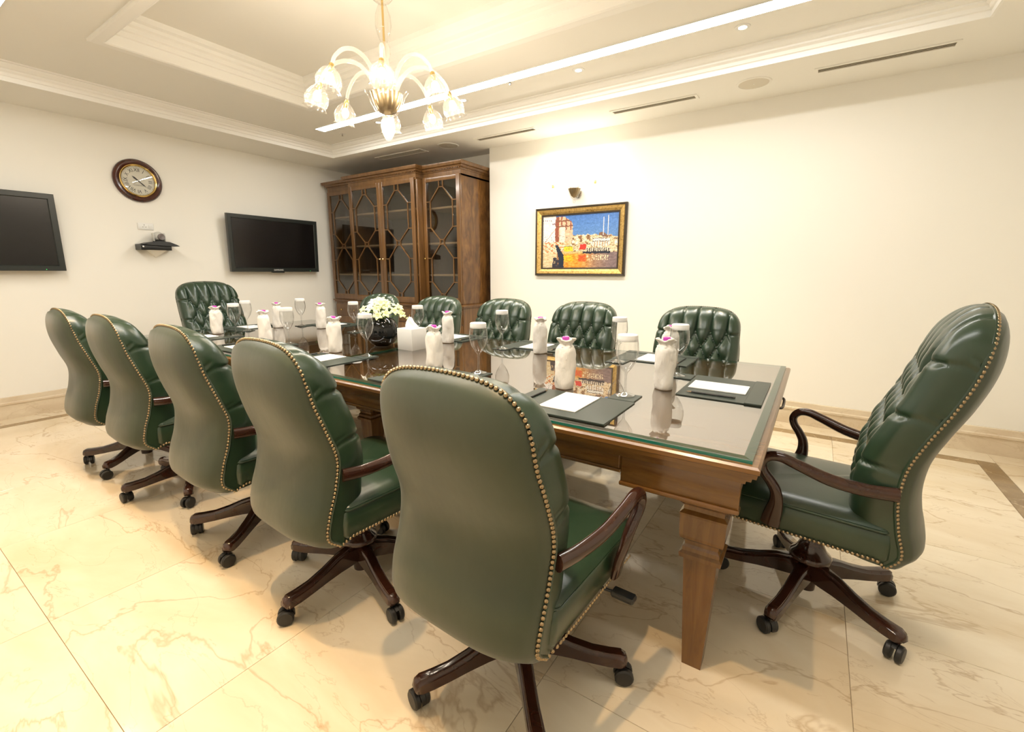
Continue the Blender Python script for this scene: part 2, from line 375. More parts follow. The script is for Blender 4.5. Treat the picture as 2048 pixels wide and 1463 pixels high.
# ------------------------------------------------------------------ chandelier
def bell(n=28, L=.125, R=.062, ribs=14):
    prof = [(.014, 0), (.022, -.008), (.042, -.028), (.057, -.055), (R, -.08), (.058, -.10), (.052, -.112), (.054, -.118), (.062, -L)]
    b = MB()
    def wob(r, z, a): return 1 + .035 * math.cos(ribs * a) * min(1, -z / .03) + (.07 * math.cos(5 * a) if z < -.115 else 0)
    b.lathe(prof, ribs * 4, cap=False, wob=wob); return b
ch = root('chandelier', (-2.14, 1.95, 1.965), 'clear blown-glass chandelier with eight lit bell shades above the table', 'chandelier')
Z0 = 1.965
def rib_wob(k, amt): return lambda r, z, a: 1 + amt * math.cos(k * a)
obj('pendant_bud', MB().lathe([(.001, 0), (.012, .004), (.02, .014), (.034, .045), (.040, .075), (.036, .10), (.026, .118), (.03, .124)], 48, cap=False, wob=rib_wob(12, .05)).me('pendant_bud', MURANO_ARM), ch)
obj('bowl', MB().lathe([(.03, .122), (.05, .135), (.068, .16), (.088, .195), (.100, .228), (.113, .248), (.118, .252)], 72, cap=False, wob=rib_wob(18, .03)).me('bowl', MURANO), ch)
obj('bowl_cup', MB().lathe([(.014, .137), (.047, .152), (.066, .180), (.084, .224), (.090, .243), (.086, .244), (.06, .225), (.001, .215)], 36, wob=rib_wob(18, .04)).me('bowl_cup', GOLD_LEAF), ch)
obj('column', MB().lathe([(.020, .23), (.030, .27), (.034, .32), (.026, .37), (.020, .42), (.032, .45), (.030, .48), (.018, .50)], 24, cap=False).me('column', MURANO_ARM), ch)
obj('baluster', MB().lathe([(.016, .50), (.030, .53), (.042, .58), (.040, .63), (.026, .67), (.018, .69)], 40, cap=False, wob=rib_wob(10, .05)).me('baluster', MURANO), ch)
obj('canopy_bell', MB().lathe([(.020, .69), (.045, .705), (.066, .735), (.074, .77), (.070, .80), (.076, .815)], 48, cap=False, wob=rib_wob(12, .03)).me('canopy_bell', MURANO), ch)
obj('rod', MB().lathe([(.006, .25), (.006, .74)], 10).me('rod', BRASS), ch)
lk = MB()
for k in range(7):
    pts = [Vector((math.cos(a) * .008, 0, .745 + k * .0185 + .0135 * math.sin(a))) for a in [2 * PI * i / 10 for i in range(11)]]
    lk.tube(pts, .002, 6, RZ(PI / 2 * (k % 2)))
obj('chain', lk.me('chain', BRASS), ch)
obj('ceiling_rose', MB().lathe([(.012, .868), (.05, .875), (.062, .89), (.062, .906)], 32).me('ceiling_rose', BRASS), ch)
arm_path = catmull([(.045, 0, .235), (.075, 0, .31), (.13, 0, .375), (.20, 0, .395), (.27, 0, .375), (.325, 0, .325), (.345, 0, .285)], 6)
arm_me = MB().tube(arm_path, [.0125 - .004 * i / len(arm_path) for i in range(len(arm_path))], 12).me('arm', MURANO_ARM)
shade_me = bell().me('shade', MURANO)
sock_me = MB().lathe([(.012, .012), (.014, 0), (.013, -.03), (.010, -.034)], 14).me('socket', BRASS)
bulb_me = MB().ball((0, 0, -.06), .021, 14, 8, (1, 1, 1.35)).me('bulb', BULB)
for k in range(8):
    a = PI / 4 * k
    arm = obj('arm', arm_me, ch, RZ(a))
    tilt = T3((.352, 0, .268)) @ RY(-.28)
    sh = obj('shade', shade_me, ch, RZ(a) @ tilt); obj('socket', sock_me, sh); obj('bulb', bulb_me, sh)
    light('lamp', (0, 0, -.135), BULB_POWER, (1, .86, .68), .03, parent=sh)

# ------------------------------------------------------------------ wall sconce above the painting
sc = root('wall_sconce', (-2.085, YF, 2.0), 'clear glass two-arm wall sconce glowing above the painting', 'wall lamp')
obj('backplate', MB().lathe([(.045, 0), (.045, .008), (.03, .014), (.001, .016)], 28, RX(PI / 2)).me('backplate', STEEL), sc)
obj('bowl', MB().lathe([(.012, -.07), (.03, -.055), (.05, -.02), (.068, .03), (.075, .045)], 60, T3((0, -.085, 0)), cap=False, wob=rib_wob(15, .03)).me('bowl', MURANO), sc)
obj('bowl_cup', MB().lathe([(.006, -.055), (.03, -.035), (.052, .01), (.06, .03), (.04, .025), (.001, .02)], 30, T3((0, -.085, 0)), wob=rib_wob(15, .05)).me('bowl_cup', GOLD_LEAF), sc)
obj('drop', MB().ball((0, -.085, -.085), .014, 12, 8, (1, 1, 1.5)).me('drop', MURANO), sc)
for s in (-1, 1):
    p = catmull([(s * .03, -.085, .03), (s * .09, -.09, .10), (s * .16, -.10, .115), (s * .21, -.105, .08), (s * .225, -.105, .06)], 5)
    obj('arm', MB().tube(p, .009, 10).me('arm', MURANO_ARM), sc)
    sh = obj('shade', bell().me('shade', MURANO), sc, T3((s * .225, -.105, .05)) @ RX(PI))
    obj('socket', MB().lathe([(.013, .0), (.013, -.03), (.009, -.034)], 14).me('socket', BRASS), sh); obj('bulb', bulb_me, sh)
    light('lamp', (0, 0, -.10), SCONCE_POWER, (1, .90, .74), .03, parent=sh)

# ------------------------------------------------------------------ painting
def painting():
    x0, x1, z0, z1 = -2.551, -1.562, 1.197, 1.876
    w, h = x1 - x0, z1 - z0
    r = root('framed_painting', ((x0 + x1) / 2, YF, z0), 'gold-framed painting of a riverside town with boats on the wall', 'painting')
    def ring(ins, d): return [(-w / 2 + ins, -d, ins), (w / 2 - ins, -d, ins), (w / 2 - ins, -d, h - ins), (-w / 2 + ins, -d, h - ins)]
    obj('outer_frame', MB().loft([ring(0, .002), ring(0, .032), ring(.006, .037), ring(.016, .035), ring(.018, .02)], False).me('outer_frame', FRAME_DARK, smooth=False), r)
    obj('gilt_frame', MB().loft([ring(.0165, .028), ring(.022, .036), ring(.045, .031), ring(.066, .022), ring(.068, .012)], False).me('gilt_frame', FRAME_GOLD, smooth=False), r)
    obj('inner_slip', MB().loft([ring(.066, .018), ring(.067, .024), ring(.08, .022), ring(.082, .008)], False).me('inner_slip', FRAME_DARK, smooth=False), r)
    NX_, NZ_ = 210, 140; iw, ih = w - .162, h - .162
    rnd = random.Random(3)
    def N(x, y, s, o=0): return noise.noise(Vector((x * s, y * s, o)))
    dark = [(.10, .30)]
    def colour(u, v):
        j = N(u, v, 26, 1) * .5 + N(u, v, 60, 2) * .5
        uu = u + .012 * N(u, v, 30, 5); vv = v + .016 * N(u, v, 30, 9)
        sky = (.16 + .16 * (1 - v) + .05 * j, .33 + .16 * (1 - v) + .05 * j, .66 + .05 * j)
        c = sky
        line = .62 + .04 * N(uu, 0, 14, 3) - .16 * max(0, uu - .72) + .02 * N(uu, 0, 45, 4)
        if vv < line:                                        # distant town
            k = N(uu, vv, 20, 6) + .6 * N(uu, vv, 55, 7)
            c = (.84 + .1 * k, .70 + .16 * k, .50 + .22 * k)
            if k < -.28: c = (.40, .24, .13)
            elif k > .38: c = (.93, .90, .82)
        if .76 < uu < .86 and line - .02 < vv < line + .07 - abs(uu - .81): c = (.34, .22, .16)
        for sx, st in ((.815, .93), (.87, .96)):
            if abs(u - sx) < .0045 and .6 < v < st: c = (.80, .78, .78)
        if .68 < uu < .90 and .40 < vv < .55:                # white pavilion
            c = (.90, .87, .80) if (vv > .49 or int(uu * 60) % 2) else (.70, .55, .40)
            if abs(vv - .545) < .006 or abs(vv - .49) < .005: c = (.30, .24, .22)
        if .17 < uu < .415 and .50 < vv < .985 - 1.2 * max(0, uu - .30):   # tower
            k = N(uu, vv, 24, 11)
            c = (.82 + .1 * k, .62 + .15 * k, .46 + .15 * k)
            if uu < .225 or (vv > .72 and int(uu * 48) % 3 == 0): c = (.46, .19, .12)
            if .24 < uu < .31 and vv < .82: c = (.90, .82, .72)
            if abs(vv - .80) < .012 or abs(vv - .9) < .01: c = (.36, .18, .11)
        if uu < .175 and vv > .46:                           # pale building
            c = (.90 + .05 * j, .87 + .05 * j, .84 + .06 * j)
            if (abs(vv - .92) < .012 and int(u * 110) % 3 == 0 and u < .12) or (abs(vv - .85) < .012 and u > .13): c = (.35, .25, .3)
            if abs((vv - .5) - (uu - .03) * 1.7) < .008 and uu > .03: c = (.72, .40, .30)
        if vv < .50 and uu < .36 and vv > .28:
            k = N(uu, vv, 34, 13)
            c = (.88, .80, .66) if k > .0 else ((.75, .30, .16) if k < -.3 else (.84, .60, .34))
        if vv < .285:                                        # water
            k = N(uu, vv * 2.4, 22, 15) + .5 * N(uu, vv * 3, 60, 16)
            mid = math.exp(-((uu - .42) / .22) ** 2)
            c = (.58 + .3 * mid + .2 * k, .40 + .08 * mid + .2 * k, .28 - .18 * mid + .16 * k)
            if uu > .62: t = min(1, (uu - .62) / .3); c = tuple(a * (1 - t) + b * t for a, b in zip(c, (.36 + .12 * k, .28 + .1 * k, .28 + .1 * k)))
            if uu < .2: c = (.80 + .15 * k, .68 + .18 * k, .48 + .2 * k)
            if .30 < uu < .43 and .12 < vv < .24 and k > -.2: c = (.92, .68, .08)
            if .5 < uu < .6 and .12 < vv < .25 and k > -.25: c = (.76, .20, .06)
            if .6 < uu < .9 and .14 < vv < .24 and int(uu * 70) % 2 and k > -.1: c = (.90, .80, .60)
        if .30 < uu < .425 and .31 < vv < .42: c = (.90, .74, .10) if vv < .405 else (.30, .30, .12)
        if .515 < uu < .60 and .34 < vv < .46: c = (.80, .10, .07) if vv < .44 else (.7, .62, .5)
        if .60 < uu < .90 and .30 < vv < .37: c = (.85, .78, .66) if int(uu * 75) % 2 else (.20, .14, .12)
        if .54 < uu < .91 and .265 < vv < .305: c = (.05, .06, .10)
        if .27 < uu < .56 and .27 < vv < .31: c = (.80, .62, .34)
        if .15 < uu < .30 and vv < .44 and abs(uu - (.28 - .30 * max(0, vv - .16))) < .055 * (1.15 - vv * 1.9): c = (.05, .08, .13)
        if .14 < uu < .26 and vv < .2 and abs(uu - .19) < .035 + .1 * (.2 - vv) and j > -.25: c = (.10, .09, .12)
        s = 1 + .16 * j + .22 * N(u, v, 95, 31)
        if vv < line and v > .28 and N(u, v * .7, 70, 33) < -.34: s *= .5
        return tuple(min(1, max(0, q * s)) for q in c)
    vs_, fs, cols = [], [], []
    for j in range(NZ_ + 1):
        for i in range(NX_ + 1): vs_.append((-iw / 2 + iw * i / NX_, -.010, .081 + ih * j / NZ_))
    for j in range(NZ_):
        for i in range(NX_):
            a = j * (NX_ + 1) + i; fs.append([a, a + 1, a + NX_ + 2, a + NX_ + 1]); cols.append(colour((i + .5) / NX_, (j + .5) / NZ_))
    pm = mat('oil_paint', (1, 1, 1), .45)
    at = nd(pm, 'ShaderNodeVertexColor', layer_name='paint'); ga = nd(pm, 'ShaderNodeGamma'); ga.inputs[1].default_value = 1.5
    ln(pm, at.outputs[0], ga.inputs[0]); base(pm, ga.outputs[0])
    me = mesh('canvas', vs_, fs, pm, smooth=False)
    ca = me.color_attributes.new('paint', 'FLOAT_COLOR', 'CORNER')
    ca.data.foreach_set('color', [q for c in cols for _ in range(4) for q in (*c, 1)])
    obj('canvas', me, r)
painting()

# ------------------------------------------------------------------ TVs, clock, socket, conference camera on the left wall
def on_left(y, z): return Matrix.Translation((XL, y, z)) @ RZ(PI / 2)       # local x = +Y world, local -y = away from wall
def tv(yc, z0, label, brand):
    w, h = 1.092, .634
    r = root('television', (XL, yc, z0), label, 'television', PI / 2)
    r.rotation_euler = (0, 0, PI / 2)
    tl = Matrix.Translation((0, -.045, 0)) @ RX(.05)
    obj('wall_bracket', MB().box((-.2, -.05, .2), (.2, -.001, .45)).me('wall_bracket', METAL, smooth=False), r)
    def ring(i, d): return [(-w / 2 + i, -d, i), (w / 2 - i, -d, i), (w / 2 - i, -d, h - i), (-w / 2 + i, -d, h - i)]
    obj('bezel', MB().loft([ring(.03, 0), ring(0, .02), ring(0, .058), ring(.004, .062), ring(.04, .062), ring(.046, .055), ring(.046, .02)], False).me('bezel', BEZEL, smooth=False), r, tl)
    obj('housing', MB().box((-w / 2 + .03, -.03, .03), (w / 2 - .03, -.005, h - .03)).me('housing', BLACK, smooth=False), r, tl)
    obj('screen', MB().box((-w / 2 + .044, -.0545, .044), (w / 2 - .044, -.052, h - .044)).me('screen', SCREEN, smooth=False), r, tl)
    obj('chin', MB().box((-.075, -.06, -.012), (.075, -.02, .004), .003).me('chin', BEZEL), r, tl)
    obj('power_led', MB().ball((.42, -.0625, .012), .0025).me('power_led', LEDGREEN), r, tl)
    if brand: obj('brand_lettering', text_mesh(brand, .026, WHITE), r, tl @ T3((0, -.0628, .021)) @ RX(PI / 2))
tv(3.157, 1.232, 'black flat television on the left wall beside the bookcase', 'SAMSUNG')
tv(.692, 1.238, 'black flat television cut off by the left edge of the photo', None)

ck = root('wall_clock', (XL, 1.893, 2.09), 'round mahogany wall clock with Roman numerals above the camera', 'clock', PI / 2)
FX = RX(PI / 2)          # lathe axis z -> -y (into the room)
obj('case', MB().lathe([(.195, 0), (.198, .012), (.192, .03), (.178, .040), (.160, .038), (.148, .028), (.146, .018)], 64, FX, cap=False).me('case', CLOCK_WOOD), ck)
obj('bezel_ring', MB().lathe([(.148, .020), (.149, .034), (.143, .038), (.136, .034), (.131, .020)], 64, FX, cap=False).me('bezel_ring', BRASS), ck)
obj('dial', MB().lathe([(.001, .016), (.137, .016)], 64, FX, cap=False).me('dial', DIAL), ck)
pr = []
for k, s in enumerate(['XII', 'I', 'II', 'III', 'IIII', 'V', 'VI', 'VII', 'VIII', 'IX', 'X', 'XI']):
    a = -2 * PI * k / 12
    pr.append((text_mesh(s, .046, INK), FX @ T3((0, 0, .0165)) @ RZ(a) @ T3((0, .097, 0)) @ Matrix.Diagonal((.85, 1, 1, 1))))
obj('numerals', join_meshes(pr).me('numerals', INK, smooth=False), ck)
mk = MB()
for k in range(60):
    mk.box((-.0008 if k % 5 else -.002, .121, .0163), (.0008 if k % 5 else .002, .128, .0167), mt=FX @ RZ(-2 * PI * k / 60))
obj('minute_marks', mk.me('minute_marks', INK, smooth=False), ck)
obj('dial_lettering', text_mesh('LONDON', .017, GREYPRINT), ck, FX @ T3((0, -.043, .0165)))
def hand(L, w, ang, z, tail): return MB().add([(-w * .5, -tail, z), (w * .5, -tail, z), (w, L * .62, z), (0, L, z), (-w, L * .62, z)], [[0, 1, 2, 3, 4]], FX @ RZ(-ang))
hh = 10 + 22 / 60
for nm, L, w, a, z, t in (('hour_hand', .062, .0085, hh / 12 * 2 * PI, .0185, .014), ('minute_hand', .086, .0055, 22 / 60 * 2 * PI, .0195, .018), ('second_hand', .085, .0008, 38 / 60 * 2 * PI, .0205, .02)):
    obj(nm, hand(L, w, a, z, t).me(nm, INK, smooth=False), ck)
obj('glass', MB().lathe([(.001, .031), (.08, .030), (.134, .024)], 48, FX, cap=False).me('glass', GLASS), ck)

so = root('wall_socket', (XL, 1.90, 1.635), 'white wall socket plate above the conference camera', 'socket', PI / 2)
obj('plate', MB().box((-.065, -.010, 0), (.065, 0, .064), .003).me('plate', WHITE), so)
hs = MB()
for x, z, r_ in ((-.012, .046, .0035), (-.024, .026, .003), (0, .026, .003), (-.012, .034, .0018)): hs.lathe([(r_, 0), (r_, .0012), (.0004, .0012)], 10, T3((x, -.0098, z)) @ FX)
obj('socket_holes', hs.me('socket_holes', INK), so)
obj('rocker_switch', MB().box((.022, -.014, .016), (.046, -.009, .048), .002).me('rocker_switch', WHITE), so)
vc = root('conference_camera', (XL, 1.945, 1.408), 'grey conference camera on a black wall shelf unit', 'camera', PI / 2)
obj('shelf_box', MB().box((-.155, -.15, .03), (.10, 0, .085), .004).me('shelf_box', BLACK), vc)
top = [(-.14, .084), (-.08, .104), (0, .116), (.08, .110), (.14, .086), (.165, .072), (.10, .070), (-.10, .076)]
obj('curved_top', MB().loft([[(x, y, z) for x, z in top] for y in (-.175, -.01)]).me('curved_top', BLACK, smooth=False), vc)
obj('wall_mount', MB().add([(-.07, -.10, .03), (.07, -.10, .03), (.07, 0, .03), (-.07, 0, .03), (0, -.01, -.04), (0, 0, -.04)], [[0, 1, 2, 3], [0, 4, 1], [1, 4, 5, 2], [0, 3, 5, 4]]).me('wall_mount', WALL, smooth=False), vc)
obj('front_knob', MB().lathe([(.008, 0), (.008, .006), (.001, .007)], 14, T3((-.138, -.15, .058)) @ FX).me('front_knob', STEEL), vc)
obj('camera_body', MB().ball((.02, -.09, .165), .047, 20, 12, (1, 1.05, .95)).me('camera_body', SILVER), vc)
obj('lens', MB().lathe([(.030, 0), (.032, .02), (.027, .024), (.001, .018)], 24, T3((.025, -.122, .158)) @ RZ(.25) @ FX).me('lens', LENS_GREY), vc)
for s in (-1, 1):
    obj('yoke_arm', MB().box((.02 + s * .045 - .006, -.115, .115), (.02 + s * .045 + .006, -.065, .195), .004).me('yoke_arm', SILVER), vc)
obj('turntable', MB().lathe([(.05, .112), (.052, .118), (.045, .126), (.001, .128)], 28, T3((.02, -.09, 0))).me('turntable', BLACK), vc)

# ------------------------------------------------------------------ bookcase
bk = root('bookcase', (-4.373, 3.92, 0), 'tall walnut breakfront bookcase with glazed lattice doors in the corner', 'bookcase')
HW, HC, DEP, PR = 1.127, .575, .58, .10     # half width, centre half width, wing depth, centre projection
def cbox(name, lo, hi, m, c=.003, parent=bk): return obj(name, MB().box(lo, hi, c).me(name, m), parent)
ZW = .86
for nm, s in (('lower', -1),):
    cbox('plinth', (-HW - .01, -.01, 0), (HW + .01, DEP, .09), CAB_WOOD); cbox('plinth', (-HC - .01, -PR - .01, 0), (HC + .01, 0, .09), CAB_WOOD)
cbox('lower_body', (-HW, .004, .09), (HW, DEP, ZW - .03), CAB_WOOD); cbox('lower_body', (-HC, -PR + .004, .09), (HC, .01, ZW - .03), CAB_WOOD)
wp = [(0, -.03), (.012, -.026), (.014, -.012), (.026, -.008), (.028, .004), (.016, .010), (0, .012)]
def brk(o): return [(-HW - o, DEP), (-HW - o, -o), (-HC - o, -o), (-HC - o, -PR - o), (HC + o, -PR - o), (HC + o, -o), (HW + o, -o), (HW + o, DEP)]
def mould(name, prof, z0, m=CAB_WOOD):
    rings = [[(x, y, z0 + z) for x, y in brk(o)] for o, z in prof]
    return obj(name, MB().loft(rings, True, True).me(name, m, smooth=False), bk)
mould('waist_moulding', wp, ZW)
# upper carcass
cbox('side_panel', (HW - .025, .0, ZW), (HW, DEP, 2.25), FLAME); cbox('side_panel', (-HW, 0, ZW), (-HW + .025, DEP, 2.25), CAB_WOOD)
cbox('back_panel', (-HW + .02, DEP - .02, ZW), (HW - .02, DEP, 2.25), CAB_BACK)
cbox('top_board', (-HW, 0, 2.225), (HW, DEP, 2.25), CAB_WOOD); cbox('top_board', (-HC, -PR, 2.225), (HC, .02, 2.25), CAB_WOOD)
for s in (-1, 1):
    cbox('partition', (s * HC - .0125 if s > 0 else s * HC - .0125, -PR, ZW), (s * HC + .0125, DEP - .02, 2.225), CAB_WOOD)
for z in (1.195, 1.545, 1.925):
    cbox('shelf', (-HC + .013, -PR + .05, z - .011), (HC - .013, DEP - .02, z + .011), SHELF_WOOD, .002)
    for s in (-1, 1):
        a, b = sorted((s * (HC + .013), s * (HW - .026))); cbox('shelf', (a, .04, z - .011), (b, DEP - .02, z + .011), SHELF_WOOD, .002)
mould('frieze', [(0, 0), (.004, 0), (.004, .045), (0, .045)], 2.245)
mould('cornice', [(0, .04), (.010, .042), (.012, .056), (.030, .066), (.034, .078), (.052, .086), (.060, .108), (.060, .118), (0, .12)], 2.245)
dn = MB()
def dent(p0, p1, nrm):
    d = Vector(p1) - Vector(p0); n = int(d.length / .022)
    for k in range(n):
        c = Vector(p0) + d * ((k + .5) / n); q = Vector(nrm)
        t = Vector((abs(nrm[1]), abs(nrm[0]), 0)) * .006 + Vector((abs(nrm[0]), abs(nrm[1]), 0)) * .007
        c = c + q * .018; dn.box((c.x - t.x, c.y - t.y, 2.300), (c.x + t.x, c.y + t.y, 2.315))
dent((-HW, 0), (-HC, 0), (0, -1)); dent((-HC, -PR), (HC, -PR), (0, -1)); dent((HC, 0), (HW, 0), (0, -1)); dent((HW, 0), (HW, DEP), (1, 0)); dent((HC, -PR), (HC, 0), (1, 0)); dent((-HC, -PR), (-HC, 0), (-1, 0))
tag(obj('dentil_band', dn.me('dentil_band', CAB_WOOD, smooth=False), bk), kind='stuff')
def door(x0, x1, y, knob_x):
    z0, z1 = ZW + .014, 2.243; st = .048
    b = MB()
    for lo, hi in (((x0, y - .022, z0), (x0 + st, y, z1)), ((x1 - st, y - .022, z0), (x1, y, z1)), ((x0 + st, y - .022, z0), (x1 - st, y, z0 + .07)), ((x0 + st, y - .022, z1 - st), (x1 - st, y, z1))): b.box(lo, hi, .002)
    d = obj('door', b.me('door', CAB_WOOD), bk)
    gx0, gx1, gz0, gz1 = x0 + st, x1 - st, z0 + .07, z1 - st; w, h = gx1 - gx0, gz1 - gz0; cx = (gx0 + gx1) / 2
    obj('pane', MB().box((gx0, y - .010, gz0), (gx1, y - .008, gz1)).me('pane', PANE, smooth=False), d)
    lat = MB()
    def P(u, t): return Vector((cx + u * w, y - .013, gz1 - t * h))
    def bar(a, c): 
        a, c = P(*a), P(*c); q = (c - a); L = q.length; ang = math.atan2(q.z, q.x)
        lat.box((0, -.007, -.005), (L, .005, .005), mt=T3(a) @ RY(-ang))
    k, o = .065, .37
    for s in (-1, 1):
        for seg in (((s * k, 0), (s * k, .05)), ((s * k, .05), (s * o, .165)), ((s * o, .165), (s * o, .385)), ((s * o, .165), (s * .5, .165)), ((s * o, .385), (s * .5, .385)), ((s * o, .385), (s * k, .49)), ((s * k, .49), (s * k, .53)),
                    ((s * k, .53), (s * o, .65)), ((s * o, .65), (s * o, .86)), ((s * o, .65), (s * .5, .65)), ((s * o, .86), (s * .5, .86)), ((s * o, .86), (s * k, .965)), ((s * k, .965), (s * k, 1))): bar(*seg)
    for t in (.05, .49, .53, .965): bar((-k, t), (k, t))
    obj('lattice', lat.me('lattice', CAB_WOOD, smooth=False), d)
    obj('knob', MB().lathe([(.004, 0), (.004, .010), (.009, .016), (.010, .022), (.006, .028), (.001, .029)], 14, T3((knob_x, y - .022, 1.378)) @ FX).me('knob', BRASS), d)
door(-HC + .02, -.002, -PR, -.026); door(.002, HC - .02, -PR, .026)
door(HC + .018, HW - .004, 0, HC + .04); door(-HW + .004, -HC - .018, 0, -HC - .04)
# lower drawers and cupboard doors
for x0, x1, y in ((-HC + .01, -.004, -PR), (.004, HC - .01, -PR), (HC + .01, HW - .01, 0), (-HW + .01, -HC - .01, 0)):
    dr = cbox('drawer', (x0, y - .012, .655), (x1, y + .006, .805), CAB_WOOD, .004)
    for u in (.25, .75): obj('knob', MB().lathe([(.004, 0), (.004, .01), (.010, .016), (.010, .022), (.001, .027)], 12, T3((x0 + u * (x1 - x0), y - .012, .73)) @ FX).me('knob', BRASS), dr)
    cd = cbox('cupboard_door', (x0, y - .010, .105), (x1, y + .006, .64), CAB_WOOD, .004)
    obj('raised_panel', MB().box((x0 + .07, y - .017, .175), (x1 - .07, y - .008, .57), .006).me('raised_panel', FLAME), cd)

# ------------------------------------------------------------------ conference table
TX0, TX1, TY0, TY1, TZ = -4.10, -.085, 1.22, 2.63, .775
TXC, TYC = (TX0 + TX1) / 2, (TY0 + TY1) / 2; TL, TW = (TX1 - TX0) / 2, (TY1 - TY0) / 2
tb = root('conference_table', (TXC, TYC, 0), 'long walnut conference table with tapered legs under a glass top', 'table')
prof = [(-.05, .70), (-.012, .702), (-.010, .712), (.002, .716), (.004, .726), (.014, .730), (.016, .742), (.020, .745), (.020, .757), (.014, .7625), (-.1, .763)]
obj('top', MB().loft([rect(-TL, TL, -TW, TW, z, -o) for o, z in prof], True).me('top', TABLE_WOOD, smooth=False), tb)
AI = .022                                                   # apron inset from the glass edge
for s in (-1, 1):
    for x0, x1, zb in ((-TL + AI, -TL + .345, .615), (TL - .345, TL - AI, .615)):
        y = s * (TW - AI); a, b = sorted((y, y - s * .03))
        obj('apron_block', MB().box((x0, a, zb), (x1, b, .703), .002).me('apron_block', TABLE_WOOD), tb)
        a, b = sorted((y + s * .006, y - s * .032)); obj('apron_bead', MB().box((x0 - .003, a, zb - .008), (x1 + .003, b, zb + .004), .003).me('apron_bead', TABLE_WOOD), tb)
    a, b = sorted((s * (TW - AI - .004), s * (TW - AI - .03)))
    obj('apron_rail', MB().box((-TL + .345, a, .652), (TL - .345, b, .703)).me('apron_rail', TABLE_WOOD, smooth=False), tb)
    a, b = sorted((s * (TW - AI + .004), s * (TW - AI - .03))); obj('apron_bead', MB().box((-TL + .345, a, .645), (TL - .345, b, .655), .003).me('apron_bead', TABLE_WOOD), tb)
    L = (2 * TL - .69) / 5
    for k in range(5):
        x0 = -TL + .345 + k * L + .006; yo = s * (TW - AI); a, b = sorted((yo, yo - s * .012))
        d = obj('drawer', MB().box((x0, a, .656), (x0 + L - .012, b, .700), .0015).me('drawer', TABLE_WOOD), tb)
        xc = x0 + L / 2; a, b = sorted((yo + s * .0008, yo - s * .004)); obj('finger_pull', MB().box((xc - .05, a, .672), (xc + .05, b, .684), .002).me('finger_pull', FRAME_DARK), d)
    x = s * (TL - AI - .012); a, b = sorted((x, x - s * .03))
    obj('end_apron', MB().box((a, -TW + AI + .03, .615), (b, TW - AI - .03, .703), .002).me('end_apron', TABLE_WOOD), tb)
    a, b = sorted((x + s * .001, x - s * .03)); obj('apron_bead', MB().box((a, -TW + AI, .607), (b, TW - AI, .619), .003).me('apron_bead', TABLE_WOOD), tb)
def sq(h, z): return [(-h, -h, z), (h, -h, z), (h, h, z), (-h, h, z)]
leg_me = MB().loft([sq(.0285, 0), sq(.047, .385), sq(.058, .390), sq(.060, .405), sq(.052, .412), sq(.052, .424), sq(.046, .432), sq(.048, .445), sq(.060, .455), sq(.062, .465), sq(.064, .53), sq(.066, .538), sq(.056, .548), sq(.056, .562), sq(.066, .572), sq(.068, .598), sq(.068, .615)], True).me('leg', LEG_WOOD, smooth=False)
for x in (-TL + .115, 0, TL - .115):
    for s in (-1, 1): obj('leg', leg_me, tb, T3((x, s * ((TW - .15) if x else .25), 0)))
for s in (-1, 1): obj('cross_rail', MB().box((-.02 + s * (TL - .115), -TW + .15, .56), (.02 + s * (TL - .115), TW - .15, .61)).me('cross_rail', LEG_WOOD, smooth=False), tb)
obj('end_pull', MB().tube(catmull([(TL - AI, .30, .66), (TL - AI + .035, .31, .655), (TL - AI + .04, .40, .65), (TL - AI + .035, .49, .655), (TL - AI, .50, .66)], 4), .006, 8).me('end_pull', FRAME_DARK), tb)
# glass sheets lying on the table (two halves)
for x0, x1, lb in ((TX0, -2.102, 'left half'), (-2.098, TX1, 'right half')):
    g_ = root('glass_sheet', ((x0 + x1) / 2, TYC, .763), f'clear glass tabletop sheet with green edge on the {lb} of the table', 'glass sheet', group='glass sheets on the table'); h = (x1 - x0) / 2
    bl = .022
    rs = [rect(-h, h, -TW, TW, .0005), rect(-h, h, -TW, TW, .009), rect(-h, h, -TW, TW, .012, bl)]
    me = MB().loft(rs, False); me.f.append([8, 9, 10, 11])
    m_ = me.me('sheet', [EDGE, BEVEL, SHEET], smooth=False, mi=[0] * 4 + [1] * 4 + [2]); obj('sheet', m_, g_)

